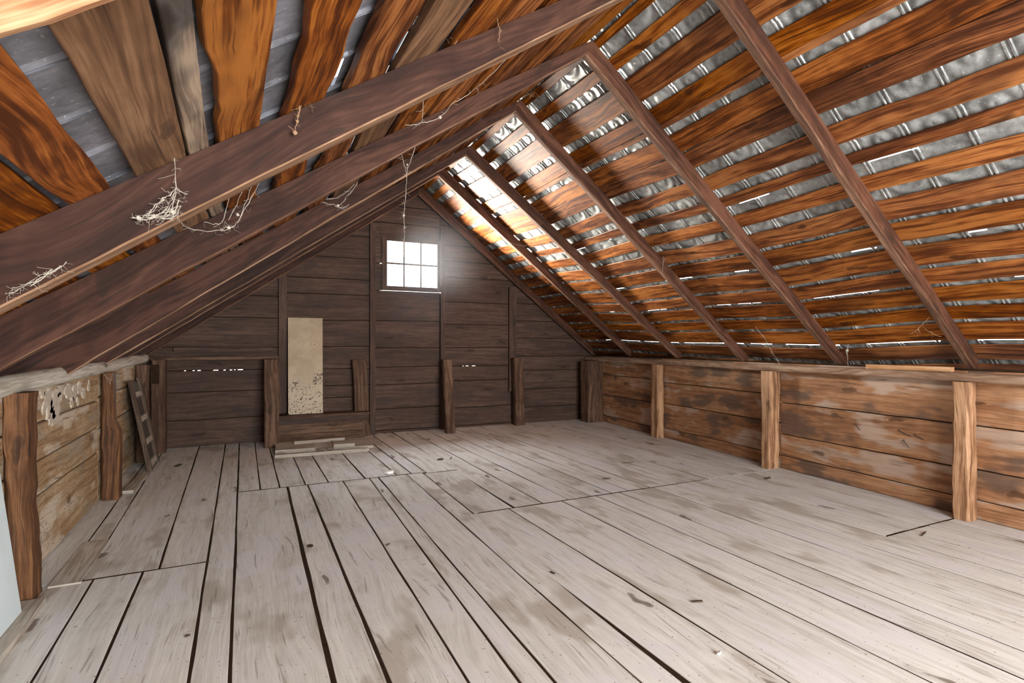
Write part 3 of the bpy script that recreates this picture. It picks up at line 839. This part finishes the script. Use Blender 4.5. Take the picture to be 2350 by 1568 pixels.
# ------------------------------------------------------------------ cobwebs
def web(lines, name, lab, mat='web', r=.0022, lump=.6, group='cobwebs', blobs=(), hairs=3):
    mb = MB(); rnd = random.Random(len(lab) * 7 + len(lines)); first = lines[0][0]
    for L in lines:
        pts = []
        for a, b in zip(L, L[1:]):
            a = V(a); b = V(b)
            for i in range(6):
                p = a.lerp(b, i / 6); p += V((rnd.uniform(-1, 1), rnd.uniform(-1, 1), rnd.uniform(-1, 1))) * .0022
                p.z -= .006 * math.sin(math.pi * i / 6); pts.append(p)
        pts.append(V(L[-1])); mb.tube(pts, r * .5, 4, None, rnd.random() * 50, lump)
        for h in range(hairs * (len(L) - 1)):
            p = rnd.choice(pts); q = p + V((rnd.gauss(0, .016), rnd.gauss(0, .004), rnd.gauss(-.004, .012)))
            m = (p + q) / 2 + V((rnd.gauss(0, .006), rnd.gauss(0, .003), rnd.gauss(-.004, .004)))
            mb.tube([p, m, q], r * .17, 3)
    for (p, q) in blobs:
        p = V(p); secs = []
        for i in range(6):
            z = -1 + 2 * i / 5; rr = q * math.sqrt(max(.05, 1 - z * z))
            secs.append([p + V((rr * math.cos(j * 1.047) * rnd.uniform(.7, 1.2), rr * math.sin(j * 1.047) * rnd.uniform(.7, 1.2), z * q)) for j in range(6)])
        mb.loft(secs)
    o = mb.build(name, M[mat]); return tag(recenter(o, first), lab, 'cobweb', group)
WEBS = []
web([[(-.209, 2.018, 1.936), (-.200, 2.018, 1.835), (-.191, 2.018, 1.698), (-.214, 2.018, 1.633)], [(-.191, 2.018, 1.698), (-.229, 2.014, 1.659), (-.260, 2.012, 1.608), (-.305, 2.012, 1.592)],
     [(-.305, 2.012, 1.592), (-.243, 2.01, 1.596), (-.196, 2.012, 1.614), (-.184, 2.014, 1.657)], [(-.288, 2.012, 1.585), (-.250, 2.01, 1.60), (-.214, 2.01, 1.633)],
     [(-.184, 2.016, 1.657), (-.205, 2.01, 1.625), (-.265, 2.01, 1.600)], [(-.191, 2.018, 1.698), (-.161, 2.018, 1.681)], [(-.184, 2.015, 1.66), (-.20, 2.008, 1.60)], [(-.191, 2.018, 1.69), (-.21, 2.008, 1.61), (-.28, 2.01, 1.592)],
     [(-.225, 2.012, 1.655), (-.245, 2.01, 1.64), (-.262, 2.01, 1.612)], [(-.19, 2.016, 1.68), (-.222, 2.008, 1.604)], [(-.18, 2.016, 1.64), (-.19, 2.01, 1.61), (-.23, 2.01, 1.594)]],
    'cobweb', 'white fluffy cobweb clump with a long tail on the broad dark rafter', r=.0026, lump=1.1, hairs=6,
    blobs=(((-.29, 2.012, 1.59), .008), ((-.20, 2.012, 1.618), .008), ((-.25, 2.012, 1.60), .007)))
web([[(-.035, 2.30, 1.790), (-.074, 2.3, 1.653)], [(.002, 2.3, 1.80), (-.05, 2.3, 1.667)], [(.057, 2.28, 1.83), (-.003, 2.3, 1.697), (-.035, 2.3, 1.644)], [(.03, 2.29, 1.81), (-.02, 2.3, 1.66)],
     [(-.035, 2.3, 1.644), (-.078, 2.3, 1.628), (-.163, 2.3, 1.621), (-.208, 2.25, 1.640)], [(-.074, 2.3, 1.653), (-.13, 2.3, 1.652)], [(-.035, 2.3, 1.644), (-.06, 2.3, 1.645), (-.078, 2.3, 1.628)]],
    'cobweb', 'hanging cobweb strands swagged behind the broad dark rafter', r=.0020, blobs=(((-.05, 2.3, 1.638), .007), ((-.02, 2.3, 1.69), .006)))
web([[(.557, 3.03, 2.085), (.500, 3.03, 2.00), (.454, 3.03, 1.940)], [(.540, 3.03, 2.07), (.47, 3.03, 2.00), (.398, 3.03, 1.974)], [(.376, 3.03, 1.955), (.432, 3.03, 1.950), (.477, 3.03, 1.936), (.511, 3.03, 1.959)]],
    'cobweb', 'small torn cobweb under the second dark rafter', r=.0022, blobs=(((.454, 3.03, 1.945), .008),))
web([[(1.066, 2.20, 2.49), (.965, 2.4, 2.397), (.871, 2.4, 2.327), (.813, 2.4, 2.249), (.72, 2.4, 2.208), (.65, 2.4, 2.185)], [(.726, 2.4, 2.21), (.728, 2.38, 2.30)]],
    'cobweb', 'long cobweb strand slung below the upper end of the broad dark rafter', r=.0022, blobs=(((.813, 2.4, 2.25), .008),))
web([[(.193, 2.018, 2.075), (.176, 2.012, 2.023), (.167, 2.012, 1.995), (.162, 2.012, 1.96), (.158, 2.012, 1.929)], [(.176, 2.014, 2.06), (.17, 2.012, 1.99)]],
    'cobweb', 'short brown dangling cobweb on the face of the broad dark rafter', 'web_brown', r=.0032, lump=1., blobs=(((.158, 2.010, 1.929), .008), ((.165, 2.01, 1.97), .006)))
web([[(.618, 2.016, 2.428), (.676, 2.012, 2.399), (.733, 2.012, 2.444), (.806, 2.01, 2.50), (.881, 2.01, 2.55)], [(.92, 2.012, 2.56), (.939, 2.012, 2.48), (.93, 2.012, 2.442)], [(.769, 2.012, 2.428), (.742, 2.012, 2.378)], [(.676, 2.012, 2.40), (.70, 2.012, 2.41), (.69, 2.012, 2.43), (.672, 2.012, 2.41)]],
    'cobweb', 'brown straggling cobweb high on the broad dark rafter', 'web_brown', r=.0026)
web([[(.798, 3.03, 2.28), (.824, 3.03, 2.186)], [(.88, 3.03, 2.33), (.834, 3.03, 2.20)], [(.824, 3.03, 2.19), (.829, 3.03, 2.149), (.819, 3.03, 1.998), (.814, 3.03, 1.923), (.816, 3.03, 1.849), (.814, 3.03, 1.774), (.812, 3.03, 1.699)], [(.834, 3.03, 2.21), (.826, 3.03, 2.15)]],
    'cobweb_string', 'dusty white string hanging from a rafter in front of the window', r=.0026, blobs=(((.812, 3.03, 1.93), .008), ((.815, 3.03, 1.86), .005), ((.832, 3.03, 2.22), .006)))
web([[(4.29, 2.10, 1.42), (4.172, 2.12, 1.324), (4.151, 2.14, 1.293), (4.103, 2.15, 1.275)], [(4.172, 2.13, 1.32), (4.214, 2.14, 1.279)], [(4.258, 2.13, 1.31), (4.306, 2.12, 1.289), (4.40, 2.10, 1.255)]],
    'cobweb', 'cobweb tuft beside the foot of the nearest brown rafter', 'web_brown', r=.0022)
web([[(4.10, 3.4, 1.36), (4.218, 3.4, 1.263), (4.303, 3.4, 1.145), (4.361, 3.4, 1.085), (4.44, 3.4, 1.004)]],
    'cobweb', 'single slanting cobweb strand reaching down to the squared plate', r=.0026)
web([[(4.647, 2.9, 1.289), (4.629, 2.9, 1.204), (4.599, 2.9, 1.148), (4.616, 2.9, 1.10), (4.622, 2.9, 1.005)], [(4.63, 2.9, 1.2), (4.61, 2.9, 1.15), (4.618, 2.9, 1.11)]],
    'cobweb', 'spindle-shaped cobweb hanging at the second brown rafter foot', r=.0024, blobs=(((4.61, 2.9, 1.15), .013),))
web([[(3.606, 4.05, 1.894), (3.617, 4.05, 1.999), (3.617, 4.05, 2.041), (3.715, 4.05, 2.082), (3.815, 4.05, 2.107), (3.855, 4.05, 2.165)], [(3.617, 4.05, 2.0), (3.661, 4.05, 2.044)]],
    'cobweb', 'forked twig-like cobweb on the third brown rafter', r=.0024)
web([[(2.022, 3.9, 3.203), (2.10, 3.9, 3.25), (2.162, 3.9, 3.30), (2.203, 3.9, 3.255)], [(2.10, 3.9, 3.22), (2.14, 3.9, 3.252), (2.18, 3.88, 3.22)], [(2.05, 3.9, 3.23), (2.12, 3.92, 3.27), (2.2, 3.93, 3.24), (2.28, 3.9, 3.2)], [(2.081, 3.9, 3.20), (2.13, 3.87, 3.28), (2.2, 3.9, 3.28)], [(2.06, 3.85, 3.2), (2.11, 3.86, 3.24), (2.16, 3.84, 3.2)]],
    'cobweb', 'tangled brown cobweb nest up at the ridge', 'web_brown', r=.0024)
web([[(2.503, 5.2, 2.299), (2.643, 5.2, 2.269), (2.748, 5.2, 2.268), (2.828, 5.2, 2.30)]], 'cobweb', 'pale cobweb arc beyond the fourth brown rafter', r=.0024)
web([[(-.93, 4.95, .99), (-.90, 5.05, .93), (-.91, 5.12, .95)], [(-.92, 5.2, .98), (-.88, 5.3, .955), (-.89, 5.42, .985)], [(-.93, 5.02, .98), (-.91, 5.08, .90), (-.9, 5.12, .98)]],
    'cobweb', 'wispy cobwebs under the whitewashed log at the kneed post', r=.0016)

web([[(-.60, 2.03, 1.345), (-.56, 2.02, 1.375), (-.52, 2.02, 1.40), (-.47, 2.03, 1.445)], [(-.59, 2.02, 1.36), (-.53, 2.015, 1.40), (-.48, 2.02, 1.43)], [(-.55, 2.02, 1.37), (-.50, 2.015, 1.42)]],
    'cobweb', 'white dusty cobweb smeared along the lower edge of the broad dark rafter', r=.0026, lump=1.1, hairs=7)

# ------------------------------------------------------------------ litter on the floor
def chip(x, y, l, w, h, rot, mat, name, lab, cat):
    mb = MB(); secs = []
    for i in range(5):
        t = i / 4; ww = w * (.45 + .55 * math.sin(math.pi * (.15 + .7 * t))) * (1 + .3 * fbm(t * 4, x * 9)); xx = (t - .5) * l
        secs.append([(xx, -ww / 2, 0), (xx, ww / 2, 0), (xx, ww / 2 * .8, h * (.7 + .3 * fbm(t * 3, y))), (xx, -ww / 2 * .8, h)])
    mb.loft(secs); o = mb.build(name, M[mat]); o.location = (x, y, .0035); o.rotation_euler.z = math.radians(rot); return tag(o, lab, cat)
chip(1.221, 5.06, .075, .07, .022, 30, 'paper', 'paper_scrap', 'crumpled white paper scrap at the cross joint of the floorboards', 'paper')
chip(1.654, 1.543, .022, .014, .010, 20, 'paper', 'pebble', 'small white pebble on the bare floorboards in front', 'pebble')
chip(1.897, 1.899, .05, .018, .006, -20, 'chip', 'wood_chip', 'dark wood chip lying alone in the middle of the boards', 'wood chip')
chip(.778, 3.255, .034, .009, .005, 40, 'chip', 'wood_chip', 'little dark twig-like chip between two long floor seams', 'wood chip')
chip(4.20, 3.36, .07, .03, .012, 10, 'chip', 'bark_flake', 'dark bark flake beside the reddish hewn post', 'bark')
chip(1.839, 5.417, .06, .035, .014, 15, 'chip', 'bark_flake', 'dark lump of bark on boards below the window', 'bark')
chip(1.962, 5.429, .09, .010, .006, 60, 'chip', 'wood_splinter', 'thin dark splinter beside the lump of bark', 'splinter')
chip(-.576, 6.291, .10, .045, .008, 70, 'chip', 'bark_flake', 'dark wedge-shaped flake near the corner post', 'bark')
chip(2.908, 3.991, .07, .016, .008, -10, 'chip', 'wood_splinter', 'short dark splinter on the boards beyond the cross joint', 'splinter')
chip(3.493, 4.439, .14, .010, .005, -5, 'chip', 'wood_splinter', 'long thin splinter pointing to the squared-plate wall', 'splinter')
chip(-.202, 2.602, .02, .014, .006, 20, 'chip', 'wood_chip', 'tiny dark chip on the wide board next to the broad seam', 'wood chip')
chip(1.456, 2.472, .035, .008, .005, 100, 'chip', 'wood_chip', 'slim dark chip lying across a floor seam', 'wood chip')
chip(3.859, 1.944, .12, .008, .005, 15, 'chip', 'wood_splinter', 'pale brown splinter by the board joint near the first post', 'splinter')
# round knot hole
mb = MB(); mb.loft([[(.361 + .017 * math.cos(a * .5236), 3.445 + .024 * math.sin(a * .5236), z) for a in range(12)] for z in (.0008, .0042)])
o = mb.build('knot', M['chip'], floor)

# ------------------------------------------------------------------ gable behind the camera, with an unseen opening added for fill light
mb = MB()
mb.box(-1.2, .2, -2.66, -2.62, 0, 3.2); mb.box(3.4, 5.2, -2.66, -2.62, 0, 3.2); mb.box(.2, 3.4, -2.66, -2.62, 2.45, 3.4)
struct(mb.build('wall_front', M['gable']))

# ------------------------------------------------------------------ bluish volume added before the window to make the glow around it
mv = bpy.data.materials.new('window_glow_haze'); mv.use_nodes = True; tv = mv.node_tree; tv.nodes.clear()
ov = tv.nodes.new('ShaderNodeOutputMaterial'); pv = tv.nodes.new('ShaderNodeVolumeScatter')
pv.inputs['Anisotropy'].default_value = .15; pv.inputs['Color'].default_value = (.80, .90, 1, 1)
tcv = tv.nodes.new('ShaderNodeTexCoord'); ln = tv.nodes.new('ShaderNodeVectorMath'); ln.operation = 'LENGTH'
tv.links.new(tcv.outputs['Object'], ln.inputs[0])
dn = math_(tv, 'MULTIPLY', step(tv, ln.outputs['Value'], 1.0, .25), .034)
tv.links.new(dn, pv.inputs['Density']); tv.links.new(pv.outputs[0], ov.inputs['Volume'])
mb = MB(); secs = []
for i in range(1, 16):
    a = math.pi * i / 16
    secs.append([(math.sin(a) * math.cos(j * 6.2832 / 24), math.sin(a) * math.sin(j * 6.2832 / 24), -math.cos(a)) for j in range(24)])
mb.loft(secs)
o = mb.build('haze', mv, smooth=True); o.location = (2.10, 6.83, 2.05); o.scale = (1.05, .48, 1.15)
tag(o, 'thin bluish haze added as glow around the bright window', 'haze', None, 'stuff')

# ------------------------------------------------------------------ light
w = bpy.data.worlds.new('sky'); scene.world = w; w.use_nodes = True
bg = w.node_tree.nodes['Background']; bg.inputs[0].default_value = (.93, .965, 1.0, 1); bg.inputs[1].default_value = 2.4

def area(name, loc, target, sx, sy, power, col=(1, 1, 1), spread=180):
    d = bpy.data.lights.new(name, 'AREA'); d.shape = 'RECTANGLE'; d.size = sx; d.size_y = sy; d.energy = power; d.color = col; d.spread = math.radians(spread)
    o = bpy.data.objects.new(name, d); COL.objects.link(o); o.location = loc
    o.rotation_euler = (V(target) - V(loc)).to_track_quat('-Z', 'Y').to_euler(); return o
# daylight through the gable window: sky, and sunlit ground outside throwing light up and across
area('window_daylight', (2.35, 8.75, 3.75), (2.5, 5.0, .9), 1.8, 1.0, 450, (.96, .98, 1.0))
area('sky_glow', (.75, 9.0, 1.72), (3.4, 5.2, 2.2), 1.7, 2.0, 8200, (1.0, .93, .82))
area('ground_bounce', (1.15, 12.0, 1.55), (2.8, 5.0, 2.4), 2.3, 1.9, 6300, (1.0, .90, .77))
# added fill lamp at the unseen opening behind the camera
area('rear_fill', (1.8, -2.5, 1.35), (2.0, 3.0, .9), 3.0, 2.0, 430, (1.0, .985, .965))

# ------------------------------------------------------------------ camera
cam = bpy.data.cameras.new('camera'); cam.sensor_width = 36; cam.lens = 1251 / 2350 * 36; cam.clip_start = .02
co = bpy.data.objects.new('camera', cam); COL.objects.link(co); co.location = (0, 0, 1.2)
co.rotation_euler = (math.radians(90 + .3206), 0, math.radians(-26.2524))
scene.camera = co
vs = scene.view_settings; vs.view_transform = 'Standard'; vs.look = 'None'; vs.gamma = 1; vs.use_curve_mapping = False; vs.exposure = .20

scene.cycles.max_bounces = 6; scene.cycles.diffuse_bounces = 3; scene.cycles.glossy_bounces = 2; scene.cycles.transparent_max_bounces = 6
scene.cycles.adaptive_threshold = .03
